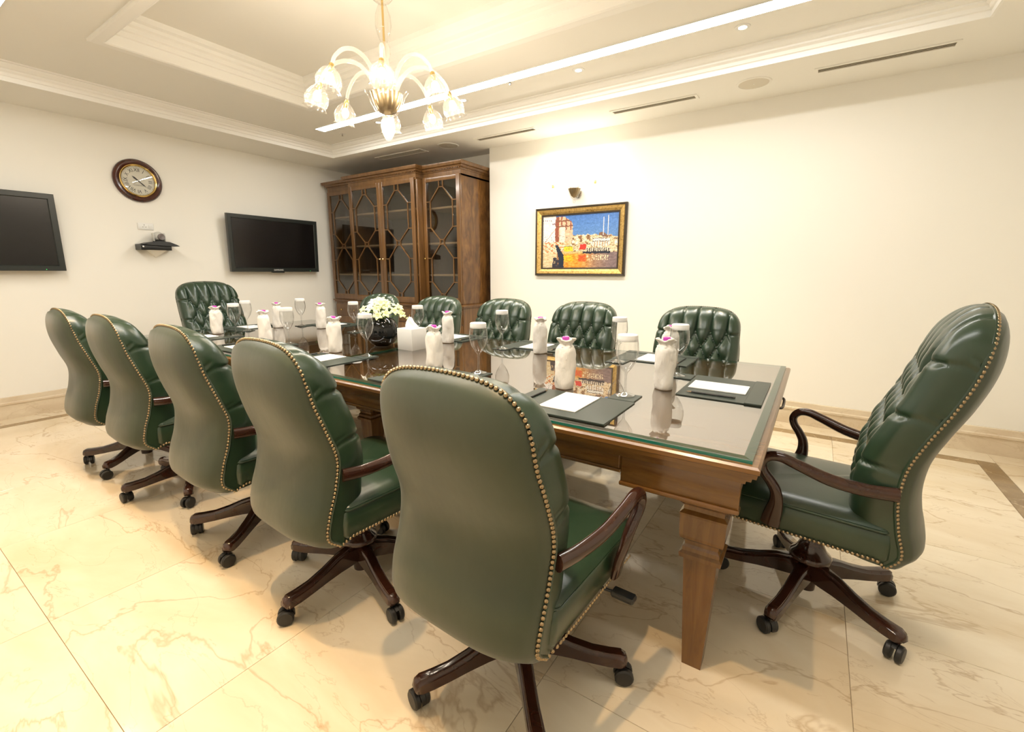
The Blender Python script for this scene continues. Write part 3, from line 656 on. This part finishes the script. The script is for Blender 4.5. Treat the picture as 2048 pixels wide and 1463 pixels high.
# ------------------------------------------------------------------ green leather chairs
def chair_parts(zt, nails_joined):
    """list of (name, mesh, matrix, [(subname, mesh, matrix)], kind); chair faces +Y, origin on the floor under its column"""
    parts = []
    k = (zt - .60) / .54
    def zmap(z): return z if z <= .6 else .6 + (z - .6) * k
    if zt > 1.1: nail = [(.338, -.205), (.385, -.236), (.475, -.218), (.57, -.205), (.667, -.212), (.75, -.240), (.85, -.283), (.953, -.318), (1.05, -.335), (1.145, -.338)]
    else: nail = [(.338, -.218), (.38, -.262), (.45, -.257), (.55, -.227), (.65, -.215), (.75, -.244), (.85, -.274), (.95, -.293), (1.022, -.302)]
    front_low = [(.33, -.12), (.54, -.108), (.605, -.098), (.69, -.112), (.76, -.134), (.83, -.160), (.90, -.180), (.97, -.198), (1.022, -.215)]
    front = [(zmap(z), y) for z, y in ((.40, -.105), (.54, -.105), (.605, -.095), (.71, -.118), (.80, -.155), (.88, -.188), (.97, -.215), (1.07, -.238), (1.145, -.26))]
    if zt < 1.1: front = front_low
    def Wd(z): return interp([(.34, .240), (.45, .247), (.6, .250), (zmap(.8), .264), (zmap(.95), .260), (zt, .260)], z)
    def ztop(s): s = abs(s); return zt - .022 * s * s - .105 * (1 - (1 - s ** 5) ** .5)
    # tufted front and boxed sides
    NU, NV = 96, 150; zb = .345; rows = 6 if zt > 1.1 else 4
    su, sv = .088, .082; zrow = zt - .155
    vs_, fs = [], []
    for j in range(NV + 1):
        t = j / NV; t = t + .10 * math.sin(PI * t) * t
        t = min(1, t)
        for i in range(NU + 1):
            s = -1 + 2 * i / NU; s = math.sin(s * PI / 2) * .45 + s * .55
            z = zb + t * (ztop(s) - zb); w = Wd(z); 
            e = max(0, (1 - abs(s) ** 9)) ** .42 * max(0, (1 - t ** 14)) ** .42
            yn, yf = interp(nail, z), interp(front, z)
            x = s * (w - (.022 * min(1, max(0, (z - .62) / .2))) * (1 - min(1, e * 1.4)))
            # tufting
            u = x / su; v = (z - zrow) / sv
            a_, b_ = u + v / 2, u - v / 2
            # row 0 has buttons at u = -2..2 (v = 0); row -1 at half offsets
            dia = (abs(math.sin(PI * a_)) * abs(math.sin(PI * b_))) ** .42
            ver = abs(math.sin(PI * u)) ** .42 if abs(u) < 2.5 else 1.0
            hor = 1.0
            up = min(1, max(0, v / .35))
            lo = min(1, max(0, (1.0 - rows - v) / .5))
            side = min(1, max(0, (abs(u) - 2.0) / .35)) if v > .6 - rows else 1
            p = dia * (1 - up) + ver * up
            p = p * (1 - lo) + (.85 + .15 * abs(math.sin(PI * u)) ** .5) * lo
            if side > 0:
                fold = min(1, abs(v - round(v / 2) * 2) / .22) ** .5 if .7 - rows < v < .6 else 1
                p = p * (1 - side) + (.55 + .45 * fold) * side
            edge = 1 - max(abs(s) ** 7, t ** 9)
            puff = .036 * (p - .55) * (.55 + .45 * edge)
            sm = min(1, max(0, (abs(u) - 2.05) / .25))
            cr_ = max([math.exp(-((v - q) / .085) ** 2) for q in range(0, -rows, -2)] + [0])
            x -= math.copysign(.0065 * cr_ * sm, x)
            ct_ = math.exp(-((u - round(u)) / .075) ** 2) if abs(u) < 2.4 else 0
            vs_.append((x, yn + (yf - yn + puff) * e, z - .0065 * ct_ * min(1, max(0, (t - .9) / .06))))
    for j in range(NV):
        for i in range(NU):
            q = j * (NU + 1) + i; fs.append([q, q + 1, q + NU + 2, q + NU + 1])
    parts.append(('backrest', mesh('backrest', vs_, fs, LEATHER, angle=80), None, [], None))
    bt = MB()
    for r_ in range(rows):
        for c_ in range(5 - r_ % 2):
            x = (c_ - (4 - r_ % 2) / 2) * su; z = zrow - r_ * sv
            bt.ball((x, interp(front, z) - .012, z), .0075, 10, 6, (1, .6, 1))
    parts.append(('tuft_buttons', bt.me('tuft_buttons', LEATHER), None, [], 'stuff'))
    # rear panel
    vs_, fs = [], []; NU2, NV2 = 40, 48; zb2 = .340
    def rear(s, t):
        z = zb2 + t * (ztop(s) - .004 - zb2); w = Wd(z) - .004 - .022 * min(1, max(0, (z - .62) / .2)); yn = interp(nail, z)
        e = (1 - abs(s) ** 3.2) ** .6 * (1 - t ** 7) ** .6
        return (s * w, yn + .002 - (.006 + (.058 if zt > 1.1 else .070) * e) * (e > 0), z)
    for j in range(NV2 + 1):
        for i in range(NU2 + 1): vs_.append(rear(-1 + 2 * i / NU2, j / NV2))
    for j in range(NV2):
        for i in range(NU2):
            q = j * (NU2 + 1) + i; fs.append([q, q + NU2 + 1, q + NU2 + 2, q + 1])
    b0 = len(vs_)
    for i in range(NU2 + 1): x, y, z = vs_[i]; vs_.append((x * .9, -.10, .356))
    for i in range(NU2): fs.append([i, i + 1, b0 + i + 1, b0 + i])
    parts.append(('back_panel', mesh('back_panel', vs_, fs, LEATHER_BACK, angle=80), None, [], None))
    # seat
    def outline(h, y0, y1, r, n=6):
        pts = []
        for cx, cy, a0 in ((h - r, y1 - r, 0), (-h + r, y1 - r, PI / 2), (-h + .02, y0 + .02, PI), (h - .02, y0 + .02, 1.5 * PI)):
            rr = r if cy > 0 else .02
            pts += [(cx + rr * math.cos(a0 + PI / 2 * k / n), cy + rr * math.sin(a0 + PI / 2 * k / n)) for k in range(n + 1)]
        return pts
    def oring(h, y0, y1, r, z, dome=0): return [(x, y, z + dome * (1 - (x / h) ** 2)) for x, y in outline(h, y0, y1, r)]
    zs = .357
    rings = [oring(.20, -.15, .24, .05, zs), oring(.243, -.205, .275, .06, zs), oring(.250, -.212, .285, .06, zs + .015), oring(.252, -.212, .290, .06, zs + .06), oring(.250, -.21, .288, .06, .452), oring(.244, -.205, .282, .058, .458)]
    parts.append(('seat_rail', MB().loft(rings).me('seat_rail', LEATHER, angle=50), None, [], None))
    rings = [oring(.245, -.2, .283, .058, .458), oring(.252, -.2, .290, .06, .462), oring(.253, -.2, .291, .06, .467), oring(.248, -.2, .286, .058, .471), oring(.235, -.19, .27, .055, .482, .004), oring(.19, -.16, .22, .05, .490, .008), oring(.10, -.1, .12, .03, .494, .010), oring(.02, -.02, .03, .008, .495, .010)]
    parts.append(('seat', MB().loft(rings).me('seat', LEATHER, angle=60), None, [], None))
    pts = [p + Vector((0, 0, 0)) for p in [Vector((x, y, .4615)) for x, y in outline(.2525, -.2, .2905, .06)]]
    parts.append(('seat_welt', MB().tube(pts + [pts[0]], .0042, 6).me('seat_welt', LEATHER), None, [], None))
    # piping round the back panel
    edge = [Vector(rear(-1, t / 40)) for t in range(0, 41)] + [Vector(rear(-1 + 2 * i / 60, 1)) for i in range(1, 60)] + [Vector(rear(1, t / 40)) for t in range(40, -1, -1)]
    parts.append(('back_piping', MB().tube([p + Vector((p.x * .012, .004, 0)) for p in edge], .0045, 6).me('back_piping', LEATHER), None, [], None))
    # nails: evenly along the edge, then along the seat sides
    full = edge[:]
    full = [Vector((s_ * -.249, y, zs + .008)) for s_ in (1,) for y in [.25 - .012 * k for k in range(37)]] + full + [Vector((.249, y, zs + .008)) for y in [-.182 + .012 * k for k in range(37)]]
    pos = []; acc = 0; step = .0128
    for a, b in zip(full, full[1:]):
        d = (b - a).length; 
        while acc <= d and d > 0:
            pos.append(a + (b - a) * (acc / d)); acc += step
        acc -= d
    nm = []
    for p in pos:
        top_ = p.z > zt - .16
        if p.z < zs + .02 and p.y > -.19: n = Vector((math.copysign(1, p.x), 0, -.15))
        else: n = Vector((math.copysign(.55, p.x) if not top_ else p.x * 1.6, -.75, .45 if top_ else 0))
        n.normalize(); nm.append((p + n * .0035, n))
    head = [(.001, .0042), (.0032, .0036), (.0052, .0018), (.0056, 0)]
    if nails_joined:
        b = MB()
        for p, n in nm: b.lathe(head, 7, T3(p) @ n.to_track_quat('Z', 'Y').to_matrix().to_4x4(), cap=False)
        parts.append(('nail_trim', b.me('nail_trim', BRASS_NAIL), None, [], 'stuff'))
    else:
        me = MB().lathe(head, 8, cap=False).me('nail', BRASS_NAIL)
        for p, n in nm: parts.append(('nail', me, T3(p) @ n.to_track_quat('Z', 'Y').to_matrix().to_4x4(), [], None))
    # arms
    P = [(-.205, .592, .255), (-.13, .590, .272), (-.04, .603, .292), (.045, .632, .306), (.095, .648, .310), (.130, .643, .311), (.149, .618, .310), (.143, .588, .307), (.120, .556, .302), (.103, .525, .297), (.098, .485, .289), (.104, .44, .277), (.112, .385, .265)]
    R_ = [(.016, .022), (.015, .021), (.0155, .0205), (.0165, .018), (.0165, .0165), (.0165, .016), (.0165, .0155), (.0165, .0155), (.016, .0165), (.0155, .018), (.014, .021), (.013, .027), (.012, .030)]
    for s in (-1, 1):
        cp = catmull([(s * x, y, z) for y, z, x in P], 4); cr = catmull([(a, b, 0) for a, b in R_], 4)
        parts.append(('arm', MB().tube(cp, [(v_.x, v_.y) for v_ in cr], 12).me('arm', MAHOGANY, angle=60), None, [], None))
    # swivel column, mechanism, lever
    parts.append(('column', MB().lathe([(.020, .035), (.030, .038), (.032, .10), (.036, .155), (.060, .160), (.070, .168), (.071, .178), (.066, .186), (.052, .200), (.036, .235), (.030, .27), (.030, .33)], 32).me('column', MAHOGANY), None, [], None))
    parts.append(('tilt_mechanism', MB().box((-.11, -.12, .312), (.11, .13, .358), .012).me('tilt_mechanism', METAL), None, [], None))
    parts.append(('lever', MB().tube([(.10, .06, .345), (.24, .09, .338), (.275, .098, .335)], .005, 8).box((.262, .082, .326), (.33, .116, .344), .005).me('lever', BLACK), None, [], None))
    # five star base
    secs = []
    for x, zt_, zb_, hw in ((.02, .158, .085, .024), (.06, .160, .082, .024), (.11, .150, .080, .022), (.17, .128, .074, .021), (.23, .112, .066, .021), (.28, .108, .062, .022), (.315, .108, .062, .022), (.330, .100, .066, .019), (.336, .088, .074, .012)):
        secs.append([(x, -hw, zb_ + .003), (x, -hw, zt_ - .014), (x, -hw * .72, zt_ - .010), (x, -hw * .6, zt_ - .002), (x, 0, zt_), (x, hw * .6, zt_ - .002), (x, hw * .72, zt_ - .010), (x, hw, zt_ - .014), (x, hw, zb_ + .003), (x, 0, zb_)])
    leg = MB().loft(secs).me('leg', MAHOGANY, angle=50)
    cb = MB()
    for s in (-1, 1): cb.lathe([(.010, s * .006), (.026, s * .006), (.0285, s * .009), (.0285, s * .020), (.024, s * .0245), (.001, s * .0255)] if s > 0 else [(.001, -.0255), (.024, -.0245), (.0285, -.020), (.0285, -.009), (.026, -.006), (.010, -.006)], 20, T3((-.012, 0, .0285)) @ RX(PI / 2))
    hood = [[((-.012 + .0305 * math.cos(a)), y, .0285 + .0305 * math.sin(a)) for a in [-.3 + 2.6 * i / 10 for i in range(11)]] for y in (-.0065, .0065)]
    cb.loft(hood, False, False); cb.lathe([(.008, .045), (.008, .068)], 12)
    cast = cb.me('caster', RUBBER)
    for i in range(5):
        parts.append(('leg', leg, RZ(PI / 2 + 2 * PI * i / 5), [('caster', cast, T3((.315, 0, 0)) @ RZ(.7 * i + .4))], None))
    return parts
_cache = {}
def chair(x, y, face, label, high=False, near=False, spin=0):
    key = (high, near)
    if key not in _cache: _cache[key] = chair_parts(1.145 if high else 1.022, not near)
    r = root('executive_chair', (x, y, 0), label, 'chair', face, group='green leather chairs around the table')
    for nm, me, mt, subs, kind in _cache[key]:
        if nm == 'leg': mt = RZ(spin) @ mt
        o = obj(nm, me, r, mt)
        if kind: o['kind'] = kind
        for sn, sm, smt in subs: obj(sn, sm, o, smt)
    return r
D = math.radians
chair(.094, 1.934, D(84), 'high-backed green leather chair at the right head of the table, seen from the side', True, True, D(6))
chair(-4.27, 1.93, D(-90), 'high-backed green tufted chair at the left head of the table, below the television', True)
near = [(-.66, 1.036, 'large green leather chair in the foreground, seen from behind, nearest the camera', -3, 9, True), (-1.445, 1.055, 'green leather chair second from the camera on the near side, seen from behind', -4, -32, True),
        (-2.14, 1.052, 'green leather chair in the middle of the near side row', -3.7, 0, False), (-2.955, 1.055, 'green leather chair fourth from the camera in the near side row', -3, 30, False), (-3.645, 1.045, 'green leather chair at the far left end of the near side row', -3, 3, False)]
for x, y, lb, rot, spin, nr in near: chair(x, y, D(rot), lb, False, nr, D(spin))
far = [(-.60, 'green tufted chair at the right end of the painting-wall side'), (-1.385, 'green tufted chair second from the right, below the painting, on the far side'), (-2.09, 'green tufted chair in the middle of the far side, right of the bookcase'),
       (-2.80, 'green tufted chair before the right wing of the bookcase'), (-3.58, 'green tufted chair before the middle of the bookcase, behind the orchids')]
for x, lb in far: chair(x, 2.79, D(180), lb)

# ------------------------------------------------------------------ place settings
pad_me = MB().box((-.195, -.145, 0), (.195, .145, .004), .0015).me('board', PAD_LEATHER)
flap_me = MB().box((-.197, -.148, -.0), (.197, -.092, .0068), .002).me('flap', PAD_LEATHER)
note_me = MB().box((-.07, -.105, 0), (.07, .105, .004), .0006).me('note_pad', PAPER)
pencil_me = MB().lathe([(.0034, 0), (.0036, .002), (.0036, .155)], 6).me('barrel', BLACK)
tip_me = MB().lathe([(.0036, .155), (.0012, .171), (.0002, .176)], 6).me('tip', SHELF_WOOD)
coaster_me = MB().box((-.05, -.05, 0), (.05, .05, .004), .0015).me('coaster', PAD_LEATHER)
gp = [(.001, .004), (.02, .005), (.036, .002), (.037, .0005), (.0365, .003), (.018, .008), (.006, .014), (.0042, .03), (.004, .075), (.006, .088), (.016, .100), (.032, .125), (.0415, .155), (.0425, .172), (.040, .200), (.0355, .226)]
goblet_me = MB().lathe(gp, 32, cap=False).me('goblet', GLASS)
cover_me = MB().lathe([(.0368, .208), (.0378, .209), (.0366, .229), (.034, .2315), (.001, .232)], 28, cap=False).me('paper_cover', PAPER)
def bag(seed):
    rr = random.Random(seed); ph = [rr.uniform(0, 6.28) for _ in range(6)]; lean = (rr.uniform(-.004, .004), rr.uniform(-.004, .004))
    prof = [(.001, .001), (.030, .001), (.037, .006), (.0395, .03), (.0385, .07), (.0395, .11), (.0385, .145), (.0350, .163), (.0275, .174), (.0225, .180), (.0245, .186), (.032, .194), (.035, .200), (.030, .203), (.019, .192), (.001, .188)]
    b = MB(); n = 48; rings = []
    pf = [(p.x, p.y) for p in catmull([(a_, b_, 0) for a_, b_ in prof], 4)]
    for r, z in pf:
        r = max(r, .0008)
        ring = []
        for i in range(n):
            a = 2 * PI * i / n
            wv = 1 + .055 * math.sin(2 * a + ph[0] + z * 18) + .045 * math.sin(3 * a + ph[1] - z * 40) + .03 * math.sin(5 * a + ph[2] + z * 60) + .05 * noise.noise(Vector((math.cos(a) * 2.5, math.sin(a) * 2.5, z * 60 + ph[0])))
            zz = z
            if z > .17: wv *= 1 + .13 * math.sin(7 * a + ph[3]) + .06 * math.sin(11 * a + ph[4]); zz = z + .005 * math.sin(3 * a + ph[5]) * (z > .19)
            ring.append((r * wv * math.cos(a) + lean[0] * z / .2, r * wv * math.sin(a) + lean[1] * z / .2, max(zz, .0005)))
        rings.append(ring)
    return b.loft(rings, True).me('bag', CLOTH, angle=75)
bag_mes = [bag(k) for k in range(5)]
cap_me = MB().lathe([(.0135, .180), (.0145, .182), (.0145, .207), (.012, .2095), (.001, .210)], 20).me('cap', MAGENTA)
seats = [(-.69, TY0, 0, 'at the foreground seat nearest the camera'), (-1.385, TY0, 0, 'at the second near-side seat from the camera'), (-2.16, TY0, 0, 'at the middle near-side seat'),
         (-2.92, TY0, 0, 'at the fourth near-side seat from the camera'), (-3.59, TY0, 0, 'at the far left near-side seat'),
         (-.69, TY1, PI, 'at the rightmost painting-wall seat'), (-1.42, TY1, PI, 'at the seat below the painting'), (-2.12, TY1, PI, 'at the middle painting-wall seat'),
         (-2.80, TY1, PI, 'at the fourth painting-wall seat, by the orchids'), (-3.50, TY1, PI, 'at the painting-wall seat nearest the left wall'),
         (TX1, 1.945, PI / 2, 'at the right head of the table'), (TX0, 1.95, -PI / 2, 'at the left head of the table')]
for k, (x, y, rz, where) in enumerate(seats):
    rr = random.Random(k + 40); Mx = T3((x, y, 0)) @ RZ(rz)
    def at(lx, ly, z): return tuple(Mx @ Vector((lx, ly, z)))
    jit = rr.uniform(-.03, .03)
    p = root('desk_pad', at(0, .178, TZ), 'dark green leather desk pad ' + where, 'desk pad', rz, 'leather desk pads'); obj('board', pad_me, p); obj('flap', flap_me, p)
    o = obj('note_pad', note_me); o.location = at(.0, .20, TZ + .004); o.rotation_euler = (0, 0, rz + jit * 2); tag(o, 'white notepad on the leather pad ' + where, 'notepad', 'white notepads')
    pc = root('pencil', at(-.145, .12, TZ + .0078), 'black pencil lying on the leather pad ' + where, 'pencil', rz + jit, 'black pencils'); pc.rotation_euler = (-PI / 2, 0, rz + jit)
    obj('barrel', pencil_me, pc); obj('tip', tip_me, pc)
    co = tag(obj('coaster', coaster_me), 'square dark leather coaster under the glass ' + where, 'coaster', 'square leather coasters'); co.location = at(.138, .378, TZ); co.rotation_euler = (0, 0, rz)
    gl = root('wine_glass', at(.13, .398, TZ + .004), 'stemmed wine glass with white paper cover ' + where, 'wine glass', rz, 'wine glasses with paper covers'); obj('goblet', goblet_me, gl); obj('paper_cover', cover_me, gl)
    bo = root('wrapped_bottle', at(-.125 + rr.uniform(-.01, .01), .385, TZ), 'white cloth-wrapped water bottle with magenta cap ' + where, 'bottle', rr.uniform(0, 6.28), 'cloth-wrapped bottles'); obj('bag', bag_mes[k % 5], bo); obj('cap', cap_me, bo)

tm = tag(obj('tumbler', MB().lathe([(.001, .008), (.024, .008), (.027, .065), (.0285, .065), (.0265, .001), (.001, .001)], 28, cap=False).me('tumbler', GLASS)), 'small clear glass tumbler beside a wrapped bottle near the vase', 'tumbler'); tm.location = (-2.50, 1.83, TZ)
# tissue box
tx = root('tissue_box', (-2.01, 1.94, TZ), 'white cube tissue box with a tissue pulled up', 'tissue box')
obj('box', MB().box((-.062, -.062, 0), (.062, .062, .128), .002).me('box', WHITE), tx)
tis = []
for j in range(7):
    t = j / 6; r_ = .034 * (1 - t) ** .7 + .006
    tis.append([(r_ * (1.25 + .3 * math.sin(3 * a + j)) * math.cos(a) - .012 * t, r_ * (.55 + .25 * math.sin(2 * a + j * .7)) * math.sin(a), .128 + .062 * t + .006 * math.sin(3 * a) * t) for a in [2 * PI * i / 18 for i in range(18)]])
obj('tissue', MB().loft(tis, True).me('tissue', PAPER, angle=60), tx)
# vase and orchids
vz = root('vase', (-2.265, 1.93, TZ), 'round glossy black vase holding pale orchids', 'vase')
obj('body', MB().lathe([(.001, .0), (.045, 0), (.075, .018), (.098, .05), (.104, .085), (.096, .12), (.075, .148), (.056, .158), (.054, .155), (.07, .143), (.088, .115), (.09, .06), (.001, .02)], 40).me('body', VASE_BLACK), vz, Matrix.Diagonal((1.0, 1.0, 1.1, 1)))
oq = root('orchid_bouquet', (-2.265, 1.93, TZ + .112), 'pale yellow-green and white orchids arranged in the black vase', 'flowers')
def petal(L, w):
    vs_, fs = [], []
    for j in range(6):
        t = j / 5; ww = w * math.sin(PI * min(.97, t * .9 + .08)) ** .8
        for s in (-1, 0, 1): vs_.append((s * ww, L * t, .012 * math.sin(PI * t) - .004 * abs(s) + .006 * t * t))
    for j in range(5):
        for i in range(2): q = j * 3 + i; fs.append([q, q + 1, q + 4, q + 3])
    return vs_, fs
pv = petal(.034, .0105)
def blossom_me(m):
    b = MB()
    for k in range(5): b.add(*pv, RZ(2 * PI * k / 5) @ RX(.25))
    b.ball((0, .003, .008), .006, 8, 5, (1, 1, 1.3)); return b.me('blossom', m, angle=70)
bms = [blossom_me(PETAL), blossom_me(PETAL2)]
rr = random.Random(5)
stems = MB()
for k in range(34):
    a = rr.uniform(0, 2 * PI); e = rr.random() ** .6; rad = .125 * e
    p = Vector((rad * math.cos(a) * 1.05 + .01, rad * math.sin(a), .155 - .075 * e * e + rr.uniform(-.01, .015)))
    n = Vector((math.cos(a) * e, math.sin(a) * e, .8)).lerp(Vector((.55, -.55, .25)), .45).normalized()
    obj('blossom', bms[1 if p.x < 0 and rr.random() < .8 else 0], oq, T3(p) @ n.to_track_quat('Z', 'Y').to_matrix().to_4x4() @ RZ(rr.uniform(0, 6)))
    stems.tube(catmull([(0, 0, .0), (p.x * .4, p.y * .4, p.z * .8), tuple(p - n * .004)], 4), .0016, 5)
obj('stems', stems.me('stems', STEM), oq)
for k in range(7):
    pth = Vector((.11 + .012 * k, .03 + .005 * k, .125 - .010 * k + .01 * math.sin(k)))
    b = obj('bud', MB().ball((0, 0, 0), .011 - .0008 * k, 8, 6, (.8, .8, 1.4)).me('bud', PETAL), oq, T3(pth) @ RY(.9))
